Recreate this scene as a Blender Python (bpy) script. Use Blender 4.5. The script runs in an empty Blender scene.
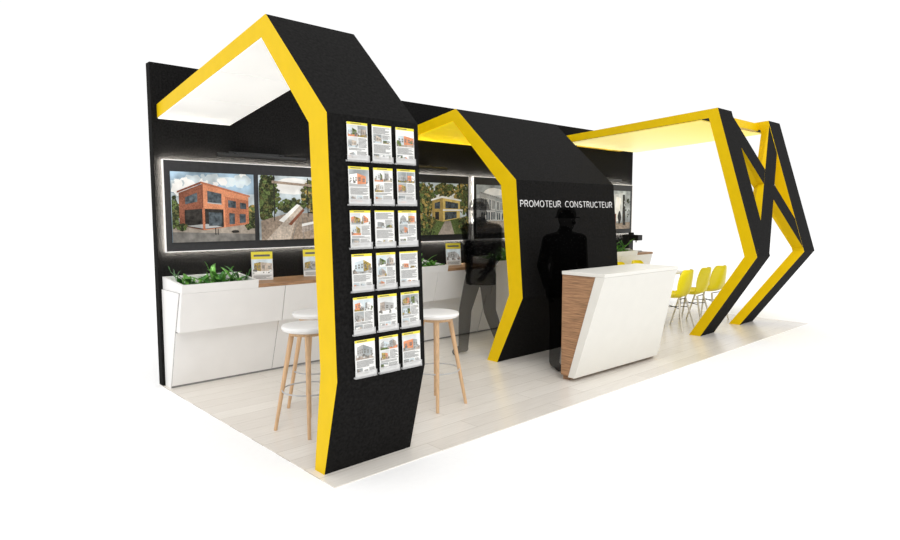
import bpy, bmesh, math, random
from mathutils import Vector, Matrix, Euler
random.seed(7)
SC = bpy.context.scene
COL = SC.collection
SC.view_settings.view_transform = 'Standard'
SC.view_settings.look = 'None'

# ------------------------------------------------------------------ materials
def pm(name, col, rough=0.5, var=0.06, scale=25.0, emis=0.0, spec=0.4, stretch=(1,1,1), alpha=1.0, low=0.0):
    m = bpy.data.materials.new(name); m.use_nodes = True
    nt = m.node_tree; b = nt.nodes['Principled BSDF']
    tc = nt.nodes.new('ShaderNodeTexCoord'); mp = nt.nodes.new('ShaderNodeMapping')
    mp.inputs['Scale'].default_value = stretch
    nz = nt.nodes.new('ShaderNodeTexNoise'); nz.inputs['Scale'].default_value = scale; nz.inputs['Detail'].default_value = 4
    rp = nt.nodes.new('ShaderNodeValToRGB')
    lo = [max(0, c*(1-var)) for c in col]; hi = [min(1, c*(1+var)) for c in col]
    rp.color_ramp.elements[0].color = (*lo, 1); rp.color_ramp.elements[1].color = (*hi, 1)
    rp.color_ramp.elements[0].position = .3; rp.color_ramp.elements[1].position = .7
    nt.links.new(tc.outputs['Object'], mp.inputs['Vector']); nt.links.new(mp.outputs['Vector'], nz.inputs['Vector'])
    nt.links.new(nz.outputs['Fac'], rp.inputs['Fac'])
    out = rp.outputs['Color']
    if low:   # a broad light-and-dark variation over the first pattern
        n2 = nt.nodes.new('ShaderNodeTexNoise'); n2.inputs['Scale'].default_value = 5; n2.inputs['Detail'].default_value = 2
        r2 = nt.nodes.new('ShaderNodeValToRGB'); r2.color_ramp.elements[0].position = .35; r2.color_ramp.elements[1].position = .65
        r2.color_ramp.elements[0].color = (1-low,1-low,1-low,1); r2.color_ramp.elements[1].color = (1,1,1,1)
        mx = nt.nodes.new('ShaderNodeMix'); mx.data_type = 'RGBA'; mx.blend_type = 'MULTIPLY'; mx.inputs['Factor'].default_value = 1
        nt.links.new(mp.outputs['Vector'], n2.inputs['Vector']); nt.links.new(n2.outputs['Fac'], r2.inputs['Fac'])
        nt.links.new(out, mx.inputs['A']); nt.links.new(r2.outputs['Color'], mx.inputs['B']); out = mx.outputs['Result']
    nt.links.new(out, b.inputs['Base Color'])
    b.inputs['Roughness'].default_value = rough
    b.inputs['Specular IOR Level'].default_value = spec
    if emis:
        nt.links.new(out, b.inputs['Emission Color']); b.inputs['Emission Strength'].default_value = emis
    if alpha < 1: b.inputs['Alpha'].default_value = alpha
    return m

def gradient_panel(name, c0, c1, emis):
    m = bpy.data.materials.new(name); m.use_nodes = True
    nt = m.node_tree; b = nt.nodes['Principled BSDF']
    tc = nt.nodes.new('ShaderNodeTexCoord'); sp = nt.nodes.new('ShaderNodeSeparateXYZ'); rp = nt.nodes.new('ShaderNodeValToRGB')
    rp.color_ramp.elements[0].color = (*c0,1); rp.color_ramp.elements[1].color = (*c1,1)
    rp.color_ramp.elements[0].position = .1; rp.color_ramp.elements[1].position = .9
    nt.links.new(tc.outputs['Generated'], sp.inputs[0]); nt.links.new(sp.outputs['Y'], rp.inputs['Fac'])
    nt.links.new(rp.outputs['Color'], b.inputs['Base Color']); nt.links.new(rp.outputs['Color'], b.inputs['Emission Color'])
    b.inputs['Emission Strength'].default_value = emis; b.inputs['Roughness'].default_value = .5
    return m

M = {}
M['wall'] = pm('black_wall_felt', (.0085,.0082,.008), .85, .6, 60, spec=.08)
M['black'] = pm('black_laminate', (.0075,.0072,.007), .8, .55, 55, spec=.09)
M['yellow'] = pm('yellow_paint', (.765,.51,.0), .5, .03, 8, spec=.15)
M['yellow_lit'] = pm('yellow_soffit', (.86,.61,.004), .5, .03, 8, emis=.55)  # glow put into the yellow so the arch underside looks lit
M['white'] = pm('white_lacquer', (.84,.83,.815), .3, .015, 6)
M['white_desk'] = pm('warm_white_lacquer', (.75,.735,.685), .35, .015, 6)
M['soffit'] = pm('white_light_panel', (.83,.825,.80), .5, .05, 2.0, emis=.46)
M['soffit_pale'] = gradient_panel('yellow_lit_gradient', (.94,.74,.12), (.97,.86,.40), .55)  # lit gradient painted into colour and glow, paler towards the wall
M['panel'] = pm('dark_display_board', (.035,.035,.037), .5, .15, 20, spec=.3)
M['led'] = pm('white_led_strip', (.68,.67,.65), .5, .02, 10, emis=.6)
M['halo'] = pm('warm_backlight', (1.0,.94,.85), .5, .02, 10, emis=190)
M['wood'] = pm('oak_veneer', (.34,.185,.095), .45, .4, 6, stretch=(18,1.2,18))
M['wood_top'] = pm('brown_wood_top', (.36,.20,.10), .45, .35, 6, stretch=(1.2,18,18))
M['wood_leg'] = pm('pale_beech', (.60,.39,.22), .5, .15, 8, stretch=(14,14,1))
M['pale_leg'] = pm('whitewashed_wood', (.78,.74,.66), .5, .06, 8, stretch=(14,14,1))
M['gap'] = pm('grey_shadow_gap', (.24,.24,.235), .8, .1)
M['soil'] = pm('dark_soil', (.05,.035,.02), .9, .5, 60)
M['leaf'] = pm('green_leaf', (.12,.33,.05), .45, .5, 14)
M['leaf2'] = pm('deep_green_leaf', (.05,.18,.035), .45, .6, 14)
M['shell'] = pm('yellow_plastic', (.84,.70,.01), .35, .03, 8, emis=.08)
M['metal_black'] = pm('black_metal', (.012,.012,.012), .4, .2, spec=.2)
M['lamp_black'] = pm('satin_black_metal', (.014,.014,.014), .4, .2, spec=.5)
M['steel'] = pm('brushed_steel', (.45,.45,.45), .35, .1)
M['acrylic'] = pm('clear_acrylic', (.85,.85,.85), .1, .02, alpha=.35)
M['paper'] = pm('white_paper', (.78,.78,.76), .7, .02)
M['ink'] = pm('dark_ink', (.12,.12,.12), .7, .1)
M['header'] = pm('yellow_print', (.82,.70,.06), .7, .03)
M['silhouette'] = pm('sheer_black_clothing', (.0012,.0012,.0012), 1, .2, spec=.0, alpha=.50)
M['silhouette2'] = pm('sheer_charcoal_clothing', (.004,.004,.004), 1, .2, spec=.0, alpha=.45)
M['letter'] = pm('white_letter', (.82,.82,.82), .6, .02)
M['cup'] = pm('white_china', (.75,.75,.75), .25, .02)

def pic(name, col, var=.25, scale=12, e=.5, low=.35):
    M[name] = pm(name, col, .4, var, scale, emis=e, spec=.1, low=low); return M[name]
pic('print_sky', (.28,.38,.46), .4, 5); pic('print_sky_pale', (.50,.56,.58), .25, 5); pic('print_cloud', (.70,.69,.66), .12, 5, low=.15)
pic('print_brick', (.41,.15,.08), .3, 90); pic('print_brick_lit', (.58,.235,.125), .2, 90); pic('print_brick_dark', (.20,.075,.045), .35, 90)
pic('print_glass', (.07,.085,.095), .7, 25); pic('print_pave', (.34,.29,.24), .25, 30); pic('print_road', (.18,.17,.155), .25, 20)
pic('print_tree', (.035,.042,.02), .9, 90); pic('print_tree_mid', (.09,.09,.035), .9, 90); pic('print_tree_gold', (.30,.22,.07), .8, 90)
pic('print_green', (.10,.135,.045), .8, 90); pic('print_white', (.74,.72,.67), .06, 8, low=.2); pic('print_shade', (.38,.38,.37), .1, 8)
pic('print_deck', (.30,.235,.18), .4, 40); pic('print_deck_pale', (.46,.39,.32), .3, 40); pic('print_fog', (.32,.34,.34), .4, 8); pic('print_fog_pale', (.56,.57,.56), .25, 6)
pic('print_dark', (.03,.027,.024), .6, 30); pic('print_grey', (.30,.30,.29), .6, 60)
pic('print_ochre', (.64,.47,.15), .2, 30); pic('print_ochre_shade', (.36,.25,.08), .2, 30); pic('print_taupe', (.34,.29,.25), .4, 50)

# plank floor
def floor_mat():
    m = bpy.data.materials.new('pale_plank_floor'); m.use_nodes = True
    nt = m.node_tree; b = nt.nodes['Principled BSDF']
    tc = nt.nodes.new('ShaderNodeTexCoord')
    br = nt.nodes.new('ShaderNodeTexBrick')
    br.inputs['Scale'].default_value = 1; br.inputs['Brick Width'].default_value = 1.4; br.inputs['Row Height'].default_value = .19
    br.inputs['Mortar Size'].default_value = .0026; br.inputs['Mortar Smooth'].default_value = .3
    br.inputs['Color1'].default_value = (.785,.75,.695,1); br.inputs['Color2'].default_value = (.725,.685,.63,1); br.inputs['Mortar'].default_value = (.55,.505,.45,1)
    br.offset = .37
    mp = nt.nodes.new('ShaderNodeMapping'); mp.inputs['Scale'].default_value = (1.5,22,1)
    nz = nt.nodes.new('ShaderNodeTexNoise'); nz.inputs['Scale'].default_value = 3; nz.inputs['Detail'].default_value = 5
    mx = nt.nodes.new('ShaderNodeMix'); mx.data_type = 'RGBA'; mx.blend_type = 'MULTIPLY'; mx.inputs['Factor'].default_value = .35
    rp = nt.nodes.new('ShaderNodeValToRGB'); rp.color_ramp.elements[0].color = (.76,.735,.70,1); rp.color_ramp.elements[1].color = (1,1,1,1)
    rp.color_ramp.elements[0].position = .3; rp.color_ramp.elements[1].position = .65
    nt.links.new(tc.outputs['Object'], br.inputs['Vector']); nt.links.new(tc.outputs['Object'], mp.inputs['Vector'])
    nt.links.new(mp.outputs['Vector'], nz.inputs['Vector']); nt.links.new(nz.outputs['Fac'], rp.inputs['Fac'])
    nt.links.new(br.outputs['Color'], mx.inputs['A']); nt.links.new(rp.outputs['Color'], mx.inputs['B'])
    nt.links.new(mx.outputs['Result'], b.inputs['Base Color'])
    b.inputs['Roughness'].default_value = .25; b.inputs['Specular IOR Level'].default_value = .35
    return m
M['floor'] = floor_mat()
M['ground'] = pm('white_ground', (.92,.92,.92), .9, .01, spec=.1)

# ------------------------------------------------------------------ mesh helper
class MB:
    def __init__(s): s.v = []; s.f = []; s.mi = []
    def add(s, verts, faces, mi=0):
        o = len(s.v); s.v += [Vector(p) for p in verts]
        for f in faces: s.f.append([o+i for i in f]); s.mi.append(mi)
        return s
    def poly(s, pts, mi=0): return s.add(pts, [list(range(len(pts)))], mi)
    def hexa(s, p, mi=0):
        return s.add(p, [(3,2,1,0),(4,5,6,7),(0,1,5,4),(1,2,6,5),(2,3,7,6),(3,0,4,7)], mi)
    def box(s, x0,x1,y0,y1,z0,z1, mi=0):
        return s.hexa([(x0,y0,z0),(x1,y0,z0),(x1,y1,z0),(x0,y1,z0),(x0,y0,z1),(x1,y0,z1),(x1,y1,z1),(x0,y1,z1)], mi)
    def prism(s, yz, x0, x1, mi=0):
        n = len(yz)
        vs = [(x0,y,z) for y,z in yz] + [(x1,y,z) for y,z in yz]
        fs = [list(range(n))[::-1], list(range(n,2*n))] + [(i,(i+1)%n,(i+1)%n+n,i+n) for i in range(n)]
        return s.add(vs, fs, mi)
    def band(s, outer, inner, x0, x1, mi=0, side=None):   # x0, x1: numbers or one value per node; side: material of the x faces
        n = len(outer); vs = []
        for x in (x0,x1):
            xs = x if isinstance(x,(list,tuple)) else [x]*n
            vs += [(xs[i],*p) for i,p in enumerate(outer)] + [(xs[i],*p) for i,p in enumerate(inner)]
        fs = []; sd = []
        for i in range(n-1):
            sd.append((i,i+1,n+i+1,n+i)); sd.append((2*n+i,3*n+i,3*n+i+1,2*n+i+1))
            fs.append((i,2*n+i,2*n+i+1,i+1)); fs.append((n+i,n+i+1,3*n+i+1,3*n+i))
        fs.append((0,n,3*n,2*n)); fs.append((n-1,3*n-1,4*n-1,2*n-1))
        o = len(s.v); s.add(vs, fs, mi)
        for f in sd: s.f.append([o+i for i in f]); s.mi.append(mi if side is None else side)
        return s
    def tube(s, p0, p1, r0, r1=None, n=12, mi=0):
        r1 = r0 if r1 is None else r1
        p0 = Vector(p0); p1 = Vector(p1); d = (p1-p0).normalized()
        a = d.orthogonal().normalized(); b = d.cross(a)
        vs = []
        for p, r in ((p0,r0),(p1,r1)):
            for i in range(n):
                t = 2*math.pi*i/n; vs.append(p + a*(r*math.cos(t)) + b*(r*math.sin(t)))
        fs = [(i,(i+1)%n,n+(i+1)%n,n+i) for i in range(n)] + [list(range(n))[::-1], list(range(n,2*n))]
        return s.add(vs, fs, mi)
    def lathe(s, prof, n=32, c=(0,0,0), mi=0):
        c = Vector(c); vs = []; fs = []
        for r, z in prof:
            for i in range(n):
                t = 2*math.pi*i/n; vs.append(c + Vector((r*math.cos(t), r*math.sin(t), z)))
        for k in range(len(prof)-1):
            for i in range(n): fs.append((k*n+i, k*n+(i+1)%n, (k+1)*n+(i+1)%n, (k+1)*n+i))
        fs.append(list(range(n))[::-1]); fs.append(list(range((len(prof)-1)*n, len(prof)*n)))
        return s.add(vs, fs, mi)
    def torus(s, R, r, c, n=36, k=8, mi=0):
        c = Vector(c); vs = []; fs = []
        for i in range(n):
            t = 2*math.pi*i/n
            for j in range(k):
                u = 2*math.pi*j/k; q = R + r*math.cos(u)
                vs.append(c + Vector((q*math.cos(t), q*math.sin(t), r*math.sin(u))))
        for i in range(n):
            for j in range(k): fs.append((i*k+j, ((i+1)%n)*k+j, ((i+1)%n)*k+(j+1)%k, i*k+(j+1)%k))
        return s.add(vs, fs, mi)
    def ell(s, c, r, rot=None, nu=18, nv=12, mi=0):
        c = Vector(c); R = Euler(rot).to_matrix() if rot else Matrix.Identity(3)
        vs = [c + R @ Vector((0,0,-r[2]))]; fs = []
        for j in range(1, nv):
            ph = -math.pi/2 + math.pi*j/nv
            for i in range(nu):
                t = 2*math.pi*i/nu
                vs.append(c + R @ Vector((r[0]*math.cos(ph)*math.cos(t), r[1]*math.cos(ph)*math.sin(t), r[2]*math.sin(ph))))
        vs.append(c + R @ Vector((0,0,r[2]))); last = len(vs)-1
        for i in range(nu): fs.append((0, 1+(i+1)%nu, 1+i))
        for j in range(nv-2):
            for i in range(nu):
                a = 1+j*nu; fs.append((a+i, a+(i+1)%nu, a+nu+(i+1)%nu, a+nu+i))
        a = 1+(nv-2)*nu
        for i in range(nu): fs.append((a+i, a+(i+1)%nu, last))
        return s.add(vs, fs, mi)
    def limb(s, pts):
        for (p, r) in pts: s.ell(p, (r,r,r))
        for (p0,r0),(p1,r1) in zip(pts, pts[1:]): s.tube(p0, p1, r0, r1, 16)
        return s
    def build(s, name, mats, parent=None, smooth=False, bevel=0.0, origin=None, fix=True):
        off = Vector((0,0,0))
        if origin is not None: off = Vector(origin)
        p = parent
        while p is not None: off = off + p.location; p = p.parent
        me = bpy.data.meshes.new(name)
        me.from_pydata([v-off for v in s.v], [], s.f)
        if not isinstance(mats, (list,tuple)): mats = [mats]
        for m in mats: me.materials.append(m)
        for p_, mi in zip(me.polygons, s.mi): p_.material_index = mi
        if fix:
            bm = bmesh.new(); bm.from_mesh(me); bmesh.ops.recalc_face_normals(bm, faces=bm.faces); bm.to_mesh(me); bm.free()
        if smooth:
            for p_ in me.polygons: p_.use_smooth = True
            me.set_sharp_from_angle(angle=math.radians(40))
        o = bpy.data.objects.new(name, me); COL.objects.link(o)
        if parent is not None: o.parent = parent
        if origin is not None: o.location = origin
        if bevel:
            b = o.modifiers.new('bevel', 'BEVEL'); b.width = bevel; b.segments = 2; b.limit_method = 'ANGLE'
        return o

def tag(o, label, cat, group=None):
    o['label'] = label; o['category'] = cat
    if group: o['group'] = group
    return o
def thing(name, loc, label, cat, group=None):
    o = bpy.data.objects.new(name, None); o.empty_display_size = .1; COL.objects.link(o); o.location = loc
    return tag(o, label, cat, group)
def struct(o): o['kind'] = 'structure'; return o
def copy_tree(o, parent=None):
    c = o.copy(); COL.objects.link(c)
    if parent is not None: c.parent = parent
    for ch in list(o.children): copy_tree(ch, c)
    return c

# ------------------------------------------------------------------ setting
L, D, H = 8.28, 3.02, 3.03
struct(MB().box(-40,50,-40,50,-.12,-.006).build('ground', M['ground']))
struct(MB().box(0,L,-D,.10,-.006,0).build('floor', M['floor']))
struct(MB().box(0,L,0,.10,0,H).build('wall_back', M['wall'], bevel=.004))

# ------------------------------------------------------------------ arches
TR = .004
def solid_arch(root, outer, inner, x0, x1, soffit_mat):
    MB().band(outer, inner, x0+TR, x1).build('shell', M['black'], root)
    MB().band(outer, inner, x0, x0+TR).build('edge_trim', M['yellow'], root)
    (ya,za),(yb,zb) = inner[0], inner[1]
    t = .010; n = 3
    for k in range(n):
        f0 = k/n + .0022; f1 = (k+1)/n - .0022
        P = lambda f, d: (ya+(yb-ya)*f, za+(zb-za)*f - d)
        MB().prism([P(f0,-.001),P(f1,-.001),P(f1,t),P(f0,t)], x0+TR+.001, x1-.012).build('ceiling_panel', soffit_mat, root)

A1o = [(0,2.65),(-2.19,2.965),(-2.92,2.24),(-2.985,.63),(-2.82,0)]
A1i = [(0,2.53),(-2.12,2.83),(-2.72,2.20),(-2.80,.66),(-2.71,0)]
arch1 = thing('display_arch', (.4,-2.76,0), 'black angular arch with yellow edge carrying rows of flyers, above the left stools', 'arch')
solid_arch(arch1, A1o, A1i, .05, .75, M['soffit'])
A2o = [(0,2.70),(-.85,2.84),(-1.77,2.0),(-1.88,.75),(-1.52,0)]
A2i = [(0,2.58),(-.80,2.71),(-1.56,1.95),(-1.69,.77),(-1.37,0)]
arch2 = thing('display_arch', (3.9,-1.45,0), 'wide black angular arch with yellow edge and white lettering behind the reception desk', 'arch')
solid_arch(arch2, A2o, A2i, 3.05, 4.90, M['yellow_lit'])

# lettering drawn as thin even strokes
def arc(cx, cy, rx, ry, a0, a1, n=10):
    return [(cx+rx*math.cos(math.radians(a0+(a1-a0)*i/n)), cy+ry*math.sin(math.radians(a0+(a1-a0)*i/n))) for i in range(n+1)]
GL = {  # advance width, strokes
 'P': (.62, [[(0,0),(0,1),(.30,1)]+arc(.30,.73,.25,.27,90,-90)+[(0,.46)]]),
 'R': (.66, [[(0,0),(0,1),(.30,1)]+arc(.30,.74,.25,.26,90,-90)+[(0,.48)], [(.28,.48),(.58,0)]]),
 'O': (.86, [arc(.38,.5,.38,.5,0,360,24)]),
 'M': (.86, [[(0,0),(0,1),(.37,.25),(.74,1),(.74,0)]]),
 'T': (.66, [[(0,1),(.62,1)], [(.31,1),(.31,0)]]),
 'E': (.60, [[(.5,1),(0,1),(0,0),(.5,0)], [(0,.52),(.44,.52)]]),
 'U': (.74, [[(0,1),(0,.34)]+arc(.30,.32,.30,.32,180,360)+[(.60,1)]]),
 'C': (.76, [arc(.38,.5,.38,.5,48,312,18)]),
 'N': (.78, [[(0,0),(0,1),(.62,0),(.62,1)]]),
 'S': (.62, [arc(.26,.74,.25,.26,40,270,12)+arc(.26,.24,.26,.24,90,-140,12)]),
}
def word(parent, text, xs, xe, cy, cz, u, nrm, cap, th=.0066):
    tot = sum(GL[c][0]+.18 for c in text)-.18
    k = (xe-xs)/tot; x = xs; m = MB()
    for c in text:
        for st in GL[c][1]:
            pts = [Vector((x+p[0]*k, (p[1]-.5)*cap)) for p in st]
            n = len(pts); closed = (pts[0]-pts[-1]).length < 1e-6
            L_, R_ = [], []
            for i in range(n):
                d0 = (pts[i]-pts[i-1]) if i else ((pts[0]-pts[n-2]) if closed else (pts[1]-pts[0]))
                d1 = (pts[i+1]-pts[i]) if i < n-1 else ((pts[1]-pts[0]) if closed else d0)
                d0 = d0.normalized(); d1 = d1.normalized(); t = d0+d1
                t = t.normalized() if t.length > 1e-6 else d1
                nn = Vector((-t.y, t.x)); q = th/2/max(.45, nn.dot(Vector((-d1.y,d1.x))))
                L_.append(pts[i]+nn*q); R_.append(pts[i]-nn*q)
            W = lambda p, h: Vector((p.x,cy,cz)) + u*p.y + nrm*h
            vs = [W(p,.006) for p in L_]+[W(p,.006) for p in R_]+[W(p,.0005) for p in L_]+[W(p,.0005) for p in R_]
            fs = []
            for i in range(n-1):
                fs += [(i,i+1,n+i+1,n+i),(2*n+i,3*n+i,3*n+i+1,2*n+i+1),(i,2*n+i,2*n+i+1,i+1),(n+i,n+i+1,3*n+i+1,3*n+i)]
            if not closed: fs += [(0,n,3*n,2*n),(n-1,3*n-1,4*n-1,2*n-1)]
            m.add(vs, fs)
        x += (GL[c][0]+.18)*k
    o = m.build('lettering', M['letter'], parent)
    o['label'] = 'white lettering reading ' + text
u2 = Vector((0,.11,1.25)).normalized(); n2 = Vector((0,-u2.z,u2.y))
cz = 1.75; cy = -1.77 - (2.0-cz)/1.25*.11
word(arch2, 'PROMOTEUR', 3.10, 3.80, cy, cz, u2, n2, .066)
word(arch2, 'CONSTRUCTEUR', 3.88, 4.84, cy, cz, u2, n2, .066)

# open frame arch: two bent legs, the rear foot standing in towards the front one, two bars crossing between them
A3o = [(0,2.85),(-2.50,3.0),(-3.07,1.1),(-2.38,0)]
A3i = [(0,2.74),(-2.39,2.88),(-2.915,1.1),(-2.225,0)]
arch3 = thing('frame_arch', (7.1,-2.4,0), 'open black frame arch with crossed front bars and yellow sides at the right end', 'arch')
def frame(xl, xr):
    f = MB().band(A3o, A3i, [x+TR for x in xl], xr).build('portal_frame', M['black'], arch3)
    MB().band(A3o, A3i, xl, [x+TR for x in xl]).build('edge_trim', M['yellow'], f)
XA, XB, XC, XD = 6.12, 6.54, 7.80, 8.24
FX = 7.38
frame([XA]*4, [XB]*4); frame([XC,XC,XC,FX], [XD,XD,XD,FX+.48])
def brace(xt, xb, w, lift):
    # a bar from one shoulder to the opposite knee
    o = [(A3o[1][0]+.004-lift, 2.985), (A3o[2][0]-lift, A3o[2][1])]
    i = [A3i[1], (A3i[2][0], A3i[2][1])]
    MB().band(o, i, [xt,xb], [xt+w,xb+w], 0, 1).build('cross_brace', [M['black'], M['yellow']], arch3)
WB = .38
brace(XA+.01, XD-WB-.01, WB, .0); brace(XD-WB-.01, XA+.01, WB, .0006)
P3 = lambda f, d: (-.02 + (-2.36+.02)*f, 2.741+(2.878-2.741)*f - d)
for f0, f1 in ((0,.03),(.965,1)):
    MB().prism([P3(f0,-.09),P3(f1,-.09),P3(f1,.016),P3(f0,.016)], XB, XC).build('cross_beam', M['yellow'], arch3)
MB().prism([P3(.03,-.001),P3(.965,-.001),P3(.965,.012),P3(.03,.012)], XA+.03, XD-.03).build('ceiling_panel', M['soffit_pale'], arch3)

# ------------------------------------------------------------------ wall display boards
def picture(parent, x0, z0, w, h, shapes, y=-.064):
    keys = []; m = MB()
    for i, (k, pts) in enumerate(shapes):
        if k not in keys: keys.append(k)
        m.poly([(x0+min(1,max(0,px))*w, y-.00006*i, z0+min(1,max(0,pz))*h) for px, pz in pts], keys.index(k))
    m.box(x0, x0+w, y+.001, y+.010, z0, z0+h, 0)
    return m.build('picture', [M[k] for k in keys], parent, fix=False)
R = lambda a,b,c,d: [(a,b),(c,b),(c,d),(a,d)]
def blob(cx, cy, rx, ry, n=12):
    return [(cx+rx*math.cos(2*math.pi*i/n)*random.uniform(.75,1.2), cy+ry*math.sin(2*math.pi*i/n)*random.uniform(.75,1.2)) for i in range(n)]
def foliage(cx, cy, rx, ry, n, cols, s=.05):
    out = [(cols[0], blob(cx,cy,rx*.85,ry*.85,16))]
    for i in range(n*2):
        a = random.uniform(0,6.28); q = math.sqrt(random.random()); k = random.uniform(.25,.75)*s
        out.append((random.choice(cols), blob(cx+rx*q*math.cos(a), cy+ry*q*math.sin(a), k, k*1.1, 6)))
    return out
def windows(x0,x1,b0,b1,t0,t1,n,fill=.62,key='print_glass',fr='print_white'):
    out = []
    for i in range(n):
        f0 = (i+.5-fill/2)/n; f1 = (i+.5+fill/2)/n
        lb = lambda f: b0+(b1-b0)*f
        lt = lambda f: t0+(t1-t0)*f
        xa = x0+(x1-x0)*f0; xb = x0+(x1-x0)*f1; e = .007
        out.append((fr, [(xa-e,lb(f0)-e),(xb+e,lb(f1)-e),(xb+e,lt(f1)+e),(xa-e,lt(f0)+e)]))
        out.append((key, [(xa,lb(f0)),(xb,lb(f1)),(xb,lt(f1)),(xa,lt(f0))]))
        xm = (xa+xb)/2; out.append((fr, R(xm-.004,lb(f0),xm+.004,lt(f0))))
    return out
T1 = ['print_tree','print_tree_mid','print_green']; T2 = ['print_tree_mid','print_tree_gold','print_green','print_tree']
# modern red-brown block in sunlight, large open corner on the ground floor
P_brick = [('print_sky', R(0,0,1,1)), ('print_sky_pale', R(0,.3,1,.70))] + foliage(.6,.90,.4,.06,16,['print_sky_pale','print_cloud','print_sky_pale'],.10) + foliage(.12,.80,.18,.08,12,['print_sky_pale','print_cloud'],.09) \
  + [('print_pave', R(0,0,1,.26)), ('print_road', [(0,0),(1,0),(1,.10),(0,.15)])] + foliage(.03,.42,.07,.22,24,T1) + foliage(.97,.38,.07,.16,24,T2) \
  + [('print_brick_dark', [(.08,.24),(.36,.17),(.36,.84),(.08,.70)]), ('print_brick_lit', [(.36,.17),(.92,.25),(.92,.66),(.36,.84)]), ('print_brick', [(.62,.21),(.92,.25),(.92,.60),(.62,.66)]),
     ('print_brick', [(.34,.84),(.94,.655),(.94,.68),(.34,.87)]), ('print_brick_dark', [(.06,.70),(.34,.84),(.34,.87),(.06,.725)]),
     ('print_dark', [(.14,.23),(.36,.18),(.36,.48),(.14,.46)]), ('print_dark', [(.36,.18),(.60,.21),(.60,.47),(.36,.48)]), ('print_shade', [(.16,.235),(.36,.19),(.58,.215),(.40,.26)]), ('print_brick', [(.345,.175),(.375,.175),(.375,.49),(.345,.49)]),
     ('print_glass', [(.42,.23),(.58,.235),(.58,.42),(.42,.43)]), ('print_glass', [(.41,.57),(.58,.55),(.58,.70),(.41,.74)]), ('print_shade', [(.41,.56),(.58,.54),(.58,.555),(.41,.575)]),
     ('print_glass', [(.66,.50),(.76,.49),(.76,.59),(.66,.61)]), ('print_glass', [(.81,.48),(.89,.475),(.89,.56),(.81,.575)]), ('print_glass', [(.67,.25),(.74,.255),(.74,.41),(.67,.42)]), ('print_glass', [(.80,.265),(.88,.275),(.88,.40),(.80,.405)]),
     ('print_glass', [(.15,.54),(.29,.58),(.29,.71),(.15,.64)])] + foliage(.10,.22,.06,.05,10,T1,.03) + foliage(.93,.22,.07,.05,10,T1,.03) \
  + [('print_dark', blob(.74,.14,.06,.022)), ('print_dark', R(.49,.1,.502,.2)), ('print_dark', R(.52,.1,.53,.19))]
# trees over a grey-brown timber terrace
P_deck = [('print_sky_pale', R(0,0,1,1)), ('print_cloud', blob(.45,.84,.3,.14))] + foliage(.10,.66,.15,.36,100,T1,.05) + foliage(.78,.70,.24,.28,140,T2,.05) + foliage(.40,.52,.18,.12,60,T1,.04) \
  + [('print_deck', [(0,0),(1,0),(1,.36),(.62,.42),(.30,.40),(0,.30)])] + [('print_road', [(-.1+.16*k,0),(-.088+.16*k,0),(.405+.03*k,.40),(.40+.03*k,.40)]) for k in range(8)] \
  + [('print_deck_pale', [(.06,.0),(.36,.0),(.46,.38),(.37,.39)]), ('print_cloud', [(.22,.30),(.46,.56),(.50,.54),(.28,.27)]), ('print_deck_pale', [(.28,.27),(.50,.54),(.54,.49),(.34,.24)]), ('print_brick_dark', [(.34,.24),(.54,.49),(.56,.46),(.38,.22)]), ('print_cloud', [(.52,.20),(.74,.26),(.74,.295),(.52,.245)]),
     ('print_taupe', [(.52,.10),(.74,.17),(.74,.26),(.52,.20)]), ('print_dark', R(.60,.36,.612,.98)), ('print_dark', R(.16,.30,.172,1)), ('print_dark', [(.6,.42),(1,.36),(1,.38),(.6,.44)]), ('print_dark', [(.6,.56),(1,.52),(1,.535),(.6,.572)]), ('print_deck', [(.14,.88),(.92,.82),(.92,.855),(.14,.92)])] + foliage(.94,.2,.1,.18,50,T1,.045)
# compact modern yellow house among trees
P_villa = [('print_sky_pale', R(0,0,1,1)), ('print_cloud', blob(.5,.75,.4,.2))] + foliage(.13,.68,.20,.34,120,T2,.05) + foliage(.90,.70,.18,.32,110,T2,.05) + foliage(.5,.86,.26,.14,50,T2,.045) \
  + [('print_green', R(0,0,1,.32)), ('print_ochre_shade', [(.24,.30),(.46,.25),(.46,.72),(.24,.66)]), ('print_ochre', [(.46,.25),(.82,.32),(.82,.66),(.46,.72)]), ('print_white', [(.44,.71),(.85,.65),(.85,.68),(.44,.75)]), ('print_white', [(.22,.65),(.44,.71),(.44,.75),(.22,.68)]),
     ('print_white', [(.46,.46),(.88,.46),(.88,.49),(.46,.49)]), ('print_glass', [(.51,.51),(.78,.50),(.78,.61),(.51,.65)]), ('print_glass', [(.50,.28),(.75,.32),(.75,.45),(.50,.44)]), ('print_glass', [(.29,.50),(.40,.50),(.40,.64),(.29,.61)]), ('print_dark', [(.30,.30),(.38,.28),(.38,.44),(.30,.44)]), ('print_white', R(.86,.30,.875,.47))] \
  + [('print_pave', [(.36,0),(.70,0),(.62,.26),(.50,.26)])] + foliage(.14,.24,.17,.12,60,T2,.05) + foliage(.92,.20,.14,.14,60,T2,.05) + foliage(.12,.06,.16,.06,20,T1,.04)
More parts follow.
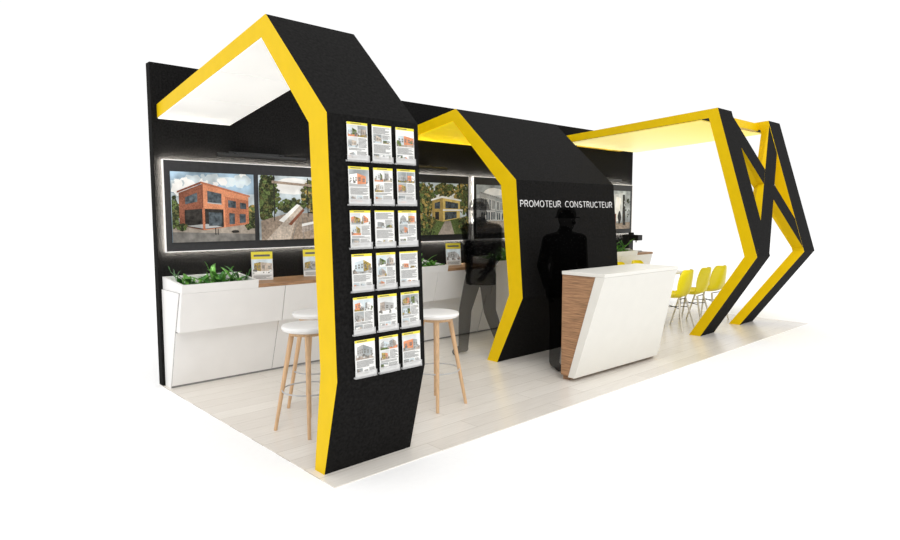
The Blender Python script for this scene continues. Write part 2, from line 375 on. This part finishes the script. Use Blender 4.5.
P_house = [('print_fog', R(0,0,1,1)), ('print_fog_pale', R(0,.3,1,.8)), ('print_cloud', blob(.4,.85,.3,.08))] + foliage(.9,.5,.14,.28,40,['print_tree_mid','print_grey','print_fog'],.05) \
  + [('print_pave', R(0,0,1,.25)), ('print_shade', [(.06,.22),(.42,.26),(.42,.74),(.06,.84)]), ('print_fog', [(.42,.26),(.8,.24),(.8,.66),(.42,.74)]), ('print_grey', [(.06,.82),(.42,.73),(.8,.65),(.8,.68),(.42,.77),(.06,.86)])] + windows(.08,.42,.52,.50,.74,.68,4) + windows(.44,.78,.48,.46,.66,.60,4) \
  + windows(.08,.42,.26,.28,.44,.44,3,.8) + windows(.44,.78,.27,.27,.42,.40,3,.7) + foliage(.06,.2,.08,.06,24,['print_tree_mid','print_grey'],.04) + foliage(.85,.2,.12,.08,24,['print_tree_mid','print_grey'],.04) + [('print_road', [(0,0),(1,0),(1,.12),(0,.08)])]
P_hall = [('print_fog', R(0,0,1,1)), ('print_fog_pale', [(.3,.3),(.7,.2),(.75,.95),(.4,.9)]), ('print_cloud', [(.42,.3),(.62,.25),(.64,.8),(.5,.85)]), ('print_dark', R(.05,.1,.14,.95)), ('print_deck', [(0,0),(1,0),(1,.18),(0,.12)]), ('print_dark', [(.22,.15),(.3,.15),(.32,.7),(.24,.75)]),
    ('print_white', [(.5,.2),(.6,.2),(.66,.8),(.54,.85)]), ('print_dark', [(.74,.1),(.84,.1),(.8,.9),(.72,.9)]), ('print_brick_dark', R(.4,.14,.5,.4)), ('print_dark', blob(.62,.3,.06,.16))] + foliage(.9,.6,.1,.3,24,['print_fog','print_grey','print_tree'],.05) + foliage(.2,.85,.2,.12,24,['print_fog','print_grey','print_fog_pale'],.05)
boards = [(.06,1.99,[(.125,.82,P_brick),(1.00,.90,P_deck)],'dark display board with lit edge, red brown building picture, above the left trough','slim black picture light bar above the red brown building board'),
          (2.10,4.05,[(2.20,.85,P_house),(3.14,.85,P_villa)],'dark display board with lit edge and yellow villa picture, between the first two arches','slim black picture light bar above the yellow villa board'),
          (4.13,6.08,[(4.19,.88,P_house),(5.13,.88,P_deck)],'dark display board with lit edge mostly hidden behind the lettered arch','slim black picture light bar above the board behind the lettered arch'),
          (6.2,8.2,[(6.27,.88,P_villa),(7.22,.90,P_hall)],'dark display board with lit edge and grey street picture at the right end of wall','slim black picture light bar above the rightmost board')]
for x0, x1, pics, lab, lab2 in boards:
    z0, z1 = 1.28, 2.15
    t = thing('display_board', ((x0+x1)/2, 0, z0), lab, 'display board')
    MB().box(x0+.007,x1-.007,-.054,-.030,z0+.007,z1-.007).build('backing', M['panel'], t)
    e = .007
    for a,b,c,d in ((x0,x1,z0,z0+e),(x0,x1,z1-e,z1),(x0,x0+e,z0+e,z1-e),(x1-e,x1,z0+e,z1-e)):
        MB().box(a,b,-.060,-.028,c,d).build('light_strip', M['led'], t)
    q = .005; w_ = .015
    for a,b,c,d in ((x0+q,x1-q,z0+q,z0+q+w_),(x0+q,x1-q,z1-q-w_,z1-q),(x0+q,x0+q+w_,z0+q+w_,z1-q-w_),(x1-q-w_,x1-q,z0+q+w_,z1-q-w_)):
        MB().box(a,b,-.0285,-.024,c,d).build('backlight', M['halo'], t)
    for a in (x0+.3, (x0+x1)/2-.03, x1-.36):
        MB().box(a,a+.06,-.030,0,z0+.3,z0+.5).build('wall_bracket', M['metal_black'], t)
    for px, pw, sh in pics:
        picture(t, px, 1.37, pw, .67, sh)
    xm = (x0+x1)/2
    lt = thing('picture_light', (xm,0,2.27), lab2, 'lamp', 'picture lights over the display boards')
    MB().tube((xm-.48,-.14,2.215),(xm+.48,-.14,2.215),.019).build('light_bar', M['lamp_black'], lt, smooth=True)
    for s in (-.25,.25):
        MB().tube((xm+s,0,2.255),(xm+s,-.14,2.222),.008).build('arm', M['lamp_black'], lt, smooth=True)
    MB().box(xm-.3,xm+.3,-.012,0,2.245,2.265).build('wall_plate', M['lamp_black'], lt)

# ------------------------------------------------------------------ cabinets along the wall
TOP = .965
units = [(.03,2.07,(.036,.76),'white cabinet with planted trough under the red brown building board, left end'),
         (2.08,4.12,(2.5,3.25),'white cabinet with planted trough between the two solid arches'),
         (4.13,6.17,(4.15,4.95),'white cabinet with planted trough beside the lettered arch'),
         (6.18,8.20,(6.95,7.68),'white cabinet with coffee machine on top at right end of wall')]
for x0, x1, tr, lab in units:
    c = thing('wall_cabinet', ((x0+x1)/2,-.2,0), lab, 'cabinet', 'white cabinets along the back wall')
    PR = [(-.004,0),(-.14,0),(-.312,.56),(-.445,.93),(-.004,.93)]
    MB().prism(PR, x0, x1).build('body', M['gap'], c)
    MB().prism(PR, x0-.006, x0).build('side_panel', M['white'], c)
    n = 2; w = (x1-x0)/n
    for k in range(n):
        a = x0+k*w+.003; b = x0+(k+1)*w-.003
        # drawer: its face slants out over the recessed lower door
        MB().prism([(-.315,.563),(-.398,.563),(-.494,.93),(-.447,.93)], a, b).build('drawer', M['white'], c, bevel=.003)
        MB().prism([(-.149,.02),(-.324,.553),(-.311,.553),(-.147,.02)], a, b).build('door', M['white'], c)
    def top(a,b): MB().box(a,b,-.494,-.004,.931,TOP).build('worktop', M['wood_top'], c)
    a, b = tr; m = MB()
    m.prism([(-.494,.931),(-.510,1.01),(-.480,1.01),(-.455,.931)], a, b); m.box(a,b,-.04,-.004,.931,1.05)
    m.prism([(-.455,.931),(-.480,1.01),(-.04,1.05),(-.04,.931)], a, a+.025); m.prism([(-.455,.931),(-.480,1.01),(-.04,1.05),(-.04,.931)], b-.025, b)
    m.build('trough', M['white'], c)
    MB().box(a+.025,b-.025,-.455,-.04,.931,.955).build('soil', M['soil'], c)
    if a-x0 > .1: top(x0, a-.002)
    top(b+.002, x1)

# plants
def plant(x, y, z, lab, h=.2, seed=0, hw=.1):
    rnd = random.Random(seed); m = MB()
    for k in range(36):
        a = rnd.uniform(0,2*math.pi); ln = rnd.uniform(.45,1.15)*h; rise = rnd.uniform(.2,1.1); wd = rnd.uniform(.011,.025)
        d = Vector((math.cos(a), math.sin(a), 0)); sd = Vector((-math.sin(a), math.cos(a), 0))
        b = Vector((x+rnd.uniform(-.06,.06), y+rnd.uniform(-.09,.09), z+.006))
        vs = []; N = 6
        for i in range(N+1):
            f = i/N; p = b + d*(ln*f*.85) + Vector((0,0, ln*(rise*f*1.3 - .65*f*f)))
            q = wd*math.sin(math.pi*min(1,f*.9+.08))**.8
            vs += [p-sd*q, p+Vector((0,0,-q*.35)), p+sd*q]
        fs = []
        for i in range(N):
            for j in range(2): fs.append((i*3+j, i*3+j+1, i*3+j+4, i*3+j+3))
        m.add(vs, fs, rnd.choice((0,0,1)))
    for v in m.v:
        v.z = max(v.z, z+.004); v.x = min(x+hw, max(x-hw, v.x)); v.y = min(-.045, max(-.45 if v.z < 1.015 else -.53, v.y))
    o = m.build('leafy_plant', [M['leaf'],M['leaf2']], origin=(x,y,z), fix=False)
    return tag(o, lab, 'plant', 'green plants in the troughs')
ordn = ['leftmost','second','third','rightmost']
for (a,b,nm,h) in ((.036,.76,'trough at the left wall end',.25),(2.5,3.25,'trough behind the flyer arch',.25),(4.15,4.95,'trough beside the lettered arch',.30),(6.95,7.68,'trough near the coffee machine',.33)):
    hw = (b-a-.05)/8-.001
    for k in range(4):
        plant(a+.025+hw*(1+2*k)+.001*(2*k+1), -.25, .956, f'{ordn[k]} of four leafy green plants in the {nm}', h*(1,.8,1.05,.9)[k], int(a*100)+k, hw)

# ------------------------------------------------------------------ flyers
PHK = ['print_grey','print_fog_pale','print_shade','print_sky_pale','print_fog','print_taupe','print_green','print_cloud','print_deck_pale','print_brick_lit','print_tree_gold']
def flyer_parts(root, w, h, style, th=.003):
    MB().box(-w/2,w/2,-th,0,0,h).build('sheet', M['paper'], root)
    f = -th-.0008; g = -th
    P = lambda a,b,c,d: (-w/2+w*a, -w/2+w*c, f, g, h*b, h*d)
    hd = MB()
    def img(a,b,c,d, key=None):
        sky = key or random.choice(['print_sky_pale','print_fog_pale','print_cloud','print_fog','print_sky_pale'])
        ks = [sky] + random.sample([k for k in PHK if k != sky], 4) + ['print_road']
        m = MB(); m.box(*P(a,b,c,d)); cnt = [0]
        def q(i, *r):
            cnt[0] += 1
            m.add([(-w/2+w*(a+(c-a)*min(1,max(0,u))), f-.00012*cnt[0], h*(b+(d-b)*min(1,max(0,v)))) for u,v in r], [list(range(len(r)))], i)
        g0 = random.uniform(.18,.34); g1 = random.uniform(.18,.34)
        q(1,(0,0),(1,0),(1,g1),(0,g0))
        # a receding facade, one side lit and one shaded, with dark openings
        e = random.uniform(.30,.68); t0 = random.uniform(.55,.8); tm = random.uniform(.66,.92); t1 = random.uniform(.5,.75)
        l = random.uniform(0,.15); r_ = random.uniform(.82,1)
        q(2,(l,g0*.8),(e,g0*.6),(e,tm),(l,t0)); q(3,(e,g0*.6),(r_,g1*.8),(r_,t1),(e,tm))
        for side, u0, u1, ta, tb in ((0,l,e,t0,tm),(1,e,r_,tm,t1)):
            nn = random.choice((2,3))
            for j in range(nn):
                ua = u0+(u1-u0)*(j+.25)/nn; ub = u0+(u1-u0)*(j+.75)/nn
                for vv in (.36,.62):
                    hh = ta+(tb-ta)*(j+.5)/nn
                    q(5,(ua,g0*.7+(hh-g0)*(vv-.05)),(ub,g0*.7+(hh-g0)*(vv-.05)),(ub,g0*.7+(hh-g0)*(vv+.13)),(ua,g0*.7+(hh-g0)*(vv+.13)))
        for j in range(7):
            cx = random.choice((random.uniform(0,.2), random.uniform(.8,1), random.uniform(0,1))); cy = random.uniform(.05,.3)
            k = random.uniform(.04,.11); q(4 if j % 2 else 5, *blob(cx,cy,k,k*1.2,6))
        m.build('printed_photo', [M[k] for k in ks], root)
    tx = MB()
    def lines(a,c,b,d,n):
        for i in range(n):
            zz = b+(d-b)*i/n; e = c-(c-a)*random.choice((0,.1,.3,.05))
            tx.box(*P(a,zz,e,zz+(d-b)/n*.40))
    if style == 0:
        hd.box(*P(0,.94,1,1)); tx.box(-w/2+w*.18,-w/2+w*.7,f-.0006,f,h*.96,h*.978)
        img(.04,.62,.50,.92); img(.52,.62,.96,.92); img(.04,.33,.50,.60); img(.04,.04,.42,.24); lines(.54,.96,.34,.60,8); lines(.06,.94,.26,.32,2); lines(.46,.95,.05,.24,7)
    elif style == 1:
        hd.box(*P(0,.96,1,1)); lines(.06,.94,.76,.94,7); img(.06,.50,.48,.74); img(.54,.50,.94,.61); img(.05,.05,.34,.2); img(.37,.05,.63,.2); img(.66,.05,.95,.2); lines(.52,.94,.62,.74,5); lines(.06,.94,.23,.47,10)
    elif style == 2:
        hd.box(*P(0,.93,1,1)); tx.box(-w/2+w*.1,-w/2+w*.6,f-.0006,f,h*.952,h*.974)
        img(.03,.46,.97,.92); img(.05,.05,.34,.22); img(.37,.05,.64,.22); lines(.06,.94,.25,.44,8); lines(.68,.95,.06,.22,6)
    else:
        hd.box(*P(0,.74,1,1)); tx.box(-w/2+w*.12,-w/2+w*.88,f-.0006,f,h*.83,h*.90)
        img(.03,.22,.97,.72,'print_sky_pale'); lines(.08,.92,.05,.18,4)
    hd.build('header_band', M['header'], root); tx.build('text_lines', M['ink'], root)

dy1 = A1o[2][0]-A1o[3][0]; dz1 = A1o[2][1]-A1o[3][1]
u1 = Vector((0,dy1,dz1)).normalized(); n1 = Vector((0,-u1.z,u1.y))
tilt1 = -math.atan2(dy1,dz1)
rows = ['top','second','third','fourth','fifth','bottom']; colsn = ['left','middle','right']
styles = [[0,1,2],[2,0,0],[0,1,0],[2,0,1],[0,2,0],[2,0,2]]
desc = {0:'flyer with yellow header and four small pictures',1:'white flyer of text with thin yellow top strip',2:'yellow headed flyer with one large picture'}
FW, FH = .150, .225
for r in range(6):
    for k, cx in enumerate((.255,.440,.626)):
        ztop = 2.205-.2665*r; zb = ztop-.232
        yb = A1o[2][0] - (A1o[2][1]-zb)/dz1*dy1
        base = Vector((cx, yb, zb)) + n1*.012
        st = styles[r][k]
        o = thing('flyer', (0,0,0), f'{desc[st]}, {rows[r]} row, {colsn[k]} column on the arch', 'flyer', 'flyers on the front of the arch'); flyer_parts(o, FW, FH, st)
        o.location = base; o.rotation_euler = (tilt1,0,0)
        m = MB(); q = Vector((cx, yb, zb))
        def pt(dx, dn, du): return q + Vector((dx,0,0)) + n1*dn + u1*du
        w2 = FW/2+.006
        m.hexa([pt(-w2,.001,-.012),pt(w2,.001,-.012),pt(w2,.022,-.012),pt(-w2,.022,-.012),pt(-w2,.001,-.002),pt(w2,.001,-.002),pt(w2,.022,-.002),pt(-w2,.022,-.002)])
        m.hexa([pt(-w2,.018,-.002),pt(w2,.018,-.002),pt(w2,.022,-.002),pt(-w2,.022,-.002),pt(-w2,.018,.03),pt(w2,.018,.03),pt(w2,.022,.03),pt(-w2,.022,.03)])
        m.build('brochure_holder', M['acrylic'], arch1)
for i, (x, lab) in enumerate(((.95,'yellow headed leaflet standing on the wooden top right of the left trough'),(1.54,'yellow headed leaflet standing on wooden cabinet top just left of the flyer arch'),(3.63,'yellow headed leaflet standing on the cabinet top below the yellow villa board'))):
    o = thing('leaflet', (0,0,0), lab, 'leaflet', 'leaflets on the cabinet tops')
    flyer_parts(o, .21, .29, 3)
    e = MB(); e.hexa([(-.03,.0005,0),(.03,.0005,0),(.03,.1,0),(-.03,.1,0),(-.03,.0005,.2),(.03,.0005,.2),(.03,.003,.2),(-.03,.003,.2)])
    e.build('easel_back', M['acrylic'], o)
    o.location = (x,-.2,TOP+.002); o.rotation_euler = (-.12,0,-.35)

# ------------------------------------------------------------------ bar stools
def make_stool():
    t = thing('bar_stool', (0,0,0), '', 'stool', 'bar stools')
    MB().lathe([(.02,.762),(.165,.762),(.188,.772),(.196,.79),(.190,.805),(.174,.810),(.02,.803)], 40).build('seat', M['white'], t, smooth=True)
    MB().lathe([(.02,.735),(.13,.735),(.14,.745),(.14,.762),(.02,.762)], 32).build('seat_base', M['wood_leg'], t, smooth=True)
    for k in range(4):
        a = math.pi/4+k*math.pi/2
        MB().tube((.115*math.cos(a),.115*math.sin(a),.755),(.255*math.cos(a),.255*math.sin(a),0),.021,.013,14).build('leg', M['wood_leg'], t, smooth=True)
    MB().torus(.198,.006,(0,0,.31)).build('footrest', M['steel'], t, smooth=True)
    return t
st = make_stool()
for i, (x,y,rz,lab) in enumerate(((.43,-1.99,.25,'white seated bar stool with beech legs nearest the front left edge'),(.80,-1.48,.6,'white seated bar stool half hidden behind the flyer arch, nearer the wall'),(1.55,-2.20,.1,'white seated bar stool with beech legs right of the flyer arch'))):
    o = st if i == 0 else copy_tree(st)
    o.location = (x,y,0); o.rotation_euler = (0,0,rz); o['label'] = lab

# ------------------------------------------------------------------ reception desk
dk = thing('reception_desk', (3.7,-2.55,0), 'white reception desk with slanted front and brown wood end in front of lettered arch', 'desk')
yb = -2.44
MB().hexa([(2.99,-2.53,.05),(4.62,-2.56,.05),(4.62,yb,.05),(2.99,yb,.05),(2.99,-2.82,1.05),(4.35,-2.82,1.05),(4.35,yb,1.05),(2.99,yb,1.05)]).build('body', M['wood'], dk, bevel=.003)
MB().hexa([(3.03,-2.51,0),(4.60,-2.54,0),(4.60,yb,0),(3.03,yb,0),(3.03,-2.51,.05),(4.60,-2.54,.05),(4.60,yb,.05),(3.03,yb,.05)]).build('plinth', M['wood'], dk)
f = MB()
f.hexa([(2.98,-2.61,.04),(4.52,-2.64,.04),(4.56,-2.565,.04),(2.98,-2.533,.04),(2.98,-2.93,1.05),(4.31,-2.95,1.05),(4.34,-2.825,1.05),(2.98,-2.825,1.05)])
f.build('front_panel', M['white_desk'], dk, bevel=.004)
MB().hexa([(2.98,-2.93,1.051),(4.34,-2.95,1.051),(4.36,yb,1.051),(2.98,yb,1.051),(2.98,-2.93,1.085),(4.34,-2.95,1.085),(4.36,yb,1.085),(2.98,yb,1.085)]).build('counter_top', M['white_desk'], dk, bevel=.004)

# ------------------------------------------------------------------ yellow chairs and table
def make_chair():
    t = thing('shell_chair', (0,0,0), '', 'chair', 'yellow shell chairs')
    prof = [(.235,.415,.19),(.215,.44,.215),(.12,.44,.23),(0,.43,.235),(-.10,.435,.24),(-.17,.47,.245),(-.205,.55,.24),(-.225,.65,.225),(-.24,.74,.20),(-.25,.80,.15),(-.252,.82,.09)]
    m = MB(); N = 10; vs = []
    for i, (y,z,w) in enumerate(prof):
        f = i/(len(prof)-1); bk = max(0, min(1, (f-.4)/.25))
        for j in range(N+1):
            u = -1+2*j/N; c = u*u
            vs.append((u*w, y + bk*.09*c, z + (1-bk)*.06*c*c*min(1,f*5)))
    fs = [(i*(N+1)+j, i*(N+1)+j+1, (i+1)*(N+1)+j+1, (i+1)*(N+1)+j) for i in range(len(prof)-1) for j in range(N)]
    m.add(vs, fs)
    o = m.build('seat_shell', M['shell'], t, smooth=True, fix=False)
    s = o.modifiers.new('thick','SOLIDIFY'); s.thickness = .009; s.offset = 0
    s = o.modifiers.new('sub','SUBSURF'); s.levels = 1; s.render_levels = 1
    for sx in (-1,1):
        for y0,y1 in ((.12,.21),(-.12,-.22)):
            MB().tube((sx*.12,y0,.42),(sx*.215,y1,0),.014,.010,10).build('leg', M['pale_leg'], t, smooth=True)
    br = MB()
    br.tube((-.15,.15,.30),(.15,-.15,.30),.005); br.tube((.15,.15,.30),(-.15,-.15,.30),.005)
    br.tube((-.12,.12,.418),(.12,.12,.418),.006); br.tube((-.12,-.12,.418),(.12,-.12,.418),.006)
    br.build('leg_brace', M['metal_black'], t)
    return t
ch = make_chair()
for i,(x,y,rz,lab) in enumerate(((6.40,-1.84,.1,'yellow shell chair on the near side of table, directly behind the reception desk'),(6.95,-1.84,.12,'middle yellow shell chair on the near side of the white table'),(7.49,-1.84,-.05,'yellow shell chair on the near side of table, next to the frame arch legs'),
        (7.40,-.84,math.pi,'yellow shell chair on the far side of the table, nearest the coffee machine'),(6.86,-.84,math.pi+.05,'middle yellow shell chair on the far side of the white table'),(6.31,-.84,math.pi+.05,'yellow shell chair on far side of table, hidden mostly by the reception desk'))):
    o = ch if i == 0 else copy_tree(ch)
    o.location = (x,y,0); o.rotation_euler = (0,0,rz); o['label'] = lab; o.scale = (1.05,1.05,1.05)
tb = thing('meeting_table', (6.75,-1.36,0), 'white meeting table standing among the yellow shell chairs', 'table')
MB().box(6.1,7.4,-1.55,-1.14,.715,.745).build('tabletop', M['white'], tb, bevel=.006)
for sx in (6.2,7.3):
    for sy in (-1.49,-1.22):
        MB().tube((sx,sy,.715),(sx,sy,0),.018,.014).build('leg', M['white'], tb, smooth=True)

# ------------------------------------------------------------------ coffee machine + cup
cm = thing('coffee_machine', (7.95,-.25,TOP+.001), 'small black coffee machine on the cabinet at the right end', 'coffee machine')
z = TOP+.001
MB().box(7.88,8.04,-.2,-.06,z,z+.30).build('body', M['metal_black'], cm, bevel=.012)
MB().box(7.88,8.04,-.38,-.2,z+.2,z+.30).build('brew_head', M['metal_black'], cm, bevel=.012)
MB().box(7.89,8.03,-.38,-.2,z,z+.025).build('drip_tray', M['steel'], cm, bevel=.004)
MB().tube((7.96,-.3,z+.2),(7.96,-.3,z+.165),.014).build('spout', M['steel'], cm, smooth=True)
MB().tube((7.96,-.2,z+.3),(7.96,-.2,z+.34),.05,.045,20).build('lid', M['metal_black'], cm, smooth=True)
c = MB().lathe([(.022,0),(.03,.01),(.04,.065),(.036,.065),(.026,.014),(.005,.01)],24,(7.78,-.25,z)).build('coffee_cup', M['cup'], origin=(7.78,-.25,z), smooth=True)
tag(c, 'white coffee cup on the cabinet, left of the coffee machine', 'cup')

# ------------------------------------------------------------------ people
def remesh_build(mb, name, mat, parent, voxel=.008, smooth=3):
    o = mb.build(name, mat, parent)
    r = o.modifiers.new('r','REMESH'); r.mode = 'VOXEL'; r.voxel_size = voxel; r.use_smooth_shade = True
    s = o.modifiers.new('s','SMOOTH'); s.iterations = smooth; s.factor = .5
    bpy.context.view_layer.update()
    me = bpy.data.meshes.new_from_object(o.evaluated_get(bpy.context.evaluated_depsgraph_get()))
    o.modifiers.clear(); o.data = me
    if not me.materials: me.materials.append(mat)
    for p in me.polygons: p.use_smooth = True
    return o
def hand(m, wrist, d, palm_n, side):
    d = Vector(d).normalized(); pn = Vector(palm_n); pn = (pn - d*pn.dot(d)).normalized(); sd = d.cross(pn)*side
    w = Vector(wrist)
    for k in range(4):
        off = sd*(.030-.020*k)
        m.limb([(w+off*.6, .017),(w+d*.085+off,.0125)])
        ln = (.072,.080,.074,.058)[k]
        a = w+d*.088+off
        b1 = a + d*(ln*.45)+pn*(.010); c1 = b1 + (d*.75+pn*.66)*(ln*.33); e1 = c1 + (d*.4+pn*.9)*(ln*.25)
        m.limb([(a,.0105),(b1,.0098),(c1,.009),(e1,.008)])
    t0 = w+d*.025+sd*.028; t1 = t0+(d*.6+sd*.6+pn*.3).normalized()*.045; t2 = t1+(d*.9+sd*.15+pn*.3).normalized()*.032
    m.limb([(t0,.015),(t1,.0115),(t2,.0095)])
def head(m, c, yaw=0):
    c = Vector(c); Rz = Matrix.Rotation(yaw,3,'Z')
    P = lambda x,y,z: c + Rz @ Vector((x,y,z))
    m.ell(P(0,.012,.03),(.078,.096,.092)); m.ell(P(0,-.018,-.045),(.06,.072,.07)); m.ell(P(0,-.055,-.088),(.03,.03,.024))
    m.limb([(P(0,-.09,.012),.009),(P(0,-.112,-.024),.014)])
    m.ell(P(0,-.085,-.056),(.026,.014,.008)); m.ell(P(0,-.083,-.066),(.022,.014,.008)); m.ell(P(0,-.08,.03),(.055,.018,.012))
    for s in (-1,1):
        m.ell(P(s*.032,-.078,.012),(.014,.012,.01)); m.ell(P(s*.079,.01,-.005),(.01,.02,.032)); m.ell(P(s*.045,-.06,-.02),(.024,.024,.022))
def person(name_label, loc, rz, scale, mat, pose, hard_hat=False, wide=1.03):
    t = thing('person', (0,0,0), name_label, 'person')
    J = pose; m = MB()
    hc = Vector(J['head']); nk = Vector(J['neck'])
    head(m, hc, J.get('yaw',0))
    m.limb([(nk+Vector((0,0,-.06)),.085),(nk,.068),(hc+Vector((0,.02,-.05)),.062)])
    m.ell((0,.0,1.28),(.165,.105,.20)); m.ell((0,0,1.06),(.145,.10,.16)); m.ell((0,.005,.93),(.165,.115,.12))
    for s in (0,1):
        hp,kn,an,to = J['leg'][s]
        m.limb([(hp,.098),((Vector(hp)*.6+Vector(kn)*.4),.088),(kn,.070),((Vector(kn)*.65+Vector(an)*.35),.068),(an,.056)])
        an = Vector(an); to = Vector(to); dn = (to-an); dn.z = 0; dn.normalize()
        heel = an - dn*.03; heel.z = max(.038, an.z-.035)
        m.limb([(an+Vector((0,0,-.03)),.042),((an+to)/2+Vector((0,0,-.005)),.04),(to,.036)])
        m.limb([(heel,.038),(an+Vector((0,0,-.02)),.044)])
        sh,el,wr,hd,pn = J['arm'][s]
        m.limb([(sh,.058),(el,.042),(wr,.028)])
        m.limb([((0,0,1.40),.075),(sh,.062)])
        hand(m, wr, hd, pn, 1 if s == 0 else -1)
    for v in m.v:
        if v.z < .004: v.z = .004
    remesh_build(m, 'body', mat, t, .0075, 3)
    j = MB()
    j.ell((0,.0,1.27),(.196,.130,.22)); j.ell((0,0,1.05),(.176,.126,.20)); j.ell((0,.0,.90),(.188,.138,.13)); j.tube((0,0,.78),(0,0,.98),.178,.165,24)
    for v in j.v:
        if v.z < .98: v.y *= .78
    for s in (0,1):
        sh,el,wr,hd,pn = J['arm'][s]
        j.limb([(sh,.074),(el,.058),(Vector(wr)*.9+Vector(el)*.1,.044)]); j.limb([(nk+Vector((0,0,-.05)),.095),(sh,.072)])
    j.limb([(nk+Vector((0,0,-.05)),.095),(nk+Vector((0,.005,.01)),.078)])
    remesh_build(j, 'jacket', mat, t, .012, 4)
    yw = J.get('yaw',0)
    h = MB()
    if hard_hat:
        h.lathe([(.132,.026),(.138,.032),(.130,.040),(.116,.046),(.114,.078),(.102,.116),(.074,.144),(.01,.156)], 32)
    else:
        h.lathe([(.118,.030),(.124,.034),(.116,.042),(.104,.048),(.101,.080),(.091,.114),(.064,.138),(.01,.146)], 32)
    for v in h.v:
        if v.z < .041 and v.y < 0: v.y *= 1.3     # longer brim at the front
    h.v = [hc + Matrix.Rotation(yw,3,'Z') @ Vector((v.x*.95, v.y*1.06+.008, v.z)) for v in h.v]
    h.build('hard_hat' if hard_hat else 'hat', mat, t, smooth=True)
    t.location = loc; t.rotation_euler = (0,0,rz); t.scale = (scale*wide,scale*wide,scale)
    return t
standing = dict(head=(0,-.02,1.61), neck=(0,.01,1.47), yaw=.1,
    leg=[((-.09,0,.90),(-.10,-.015,.49),(-.105,.01,.085),(-.135,-.13,.04)), ((.09,0,.90),(.10,-.015,.49),(.105,.01,.085),(.135,-.13,.04))],
    arm=[((-.19,.01,1.40),(-.25,.04,1.13),(-.235,-.05,.90),(.02,-.12,-1),(1,0,0)), ((.19,.01,1.40),(.25,.04,1.13),(.235,-.05,.90),(-.02,-.12,-1),(-1,0,0))])
walking = dict(head=(0,-.05,1.595), neck=(0,-.015,1.46), yaw=.25,
    leg=[((-.085,0,.89),(-.095,-.17,.50),(-.10,-.20,.09),(-.115,-.34,.045)), ((.085,0,.89),(.10,.03,.48),(.11,.22,.14),(.12,.13,.042))],
    arm=[((-.185,.01,1.40),(-.235,.12,1.14),(-.215,.08,.90),(.05,-.2,-.9),(1,0,0)), ((.185,.01,1.40),(.235,-.04,1.13),(.20,-.20,.96),(-.1,-.6,-.7),(-1,0,0))])
person('sheer charcoal figure in jacket and hard hat walking beside the lettered arch', (3.30,-1.02,0), -1.35, 1.04, M['silhouette2'], walking, True, 1.02)
person('sheer black figure in jacket and hat standing behind the reception desk', (3.39,-2.17,0), -.35, .975, M['silhouette'], standing, False, 1.03)

# ------------------------------------------------------------------ light
w = bpy.data.worlds.new('World'); SC.world = w; w.use_nodes = True
w.node_tree.nodes['Background'].inputs[0].default_value = (1,1,1,1); w.node_tree.nodes['Background'].inputs[1].default_value = 1.04
def lamp(name, kind, loc, target, energy, **k):
    d = bpy.data.lights.new(name, kind); d.energy = energy
    for a,b in k.items(): setattr(d, a, b)
    o = bpy.data.objects.new(name, d); COL.objects.link(o); o.location = loc
    o.rotation_euler = (Vector(target)-Vector(loc)).to_track_quat('-Z','Y').to_euler(); return o
lamp('sun', 'SUN', (-5,-8,10), (0,0,0), 1.2, angle=.5, color=(1,.98,.95))

# ------------------------------------------------------------------ camera
th = math.atan2(57,623)
yaw = math.radians(47.2)
fw = Vector((math.cos(th)*math.cos(yaw), math.cos(th)*math.sin(yaw), -math.sin(th)))
cd = bpy.data.cameras.new('camera'); cam = bpy.data.objects.new('camera', cd); COL.objects.link(cam)
cam.location = (-1.951,-6.153,1.65); cam.rotation_euler = fw.to_track_quat('-Z','Y').to_euler()
cd.sensor_width = 36; cd.lens = 623/900*36; cd.clip_end = 300
SC.camera = cam
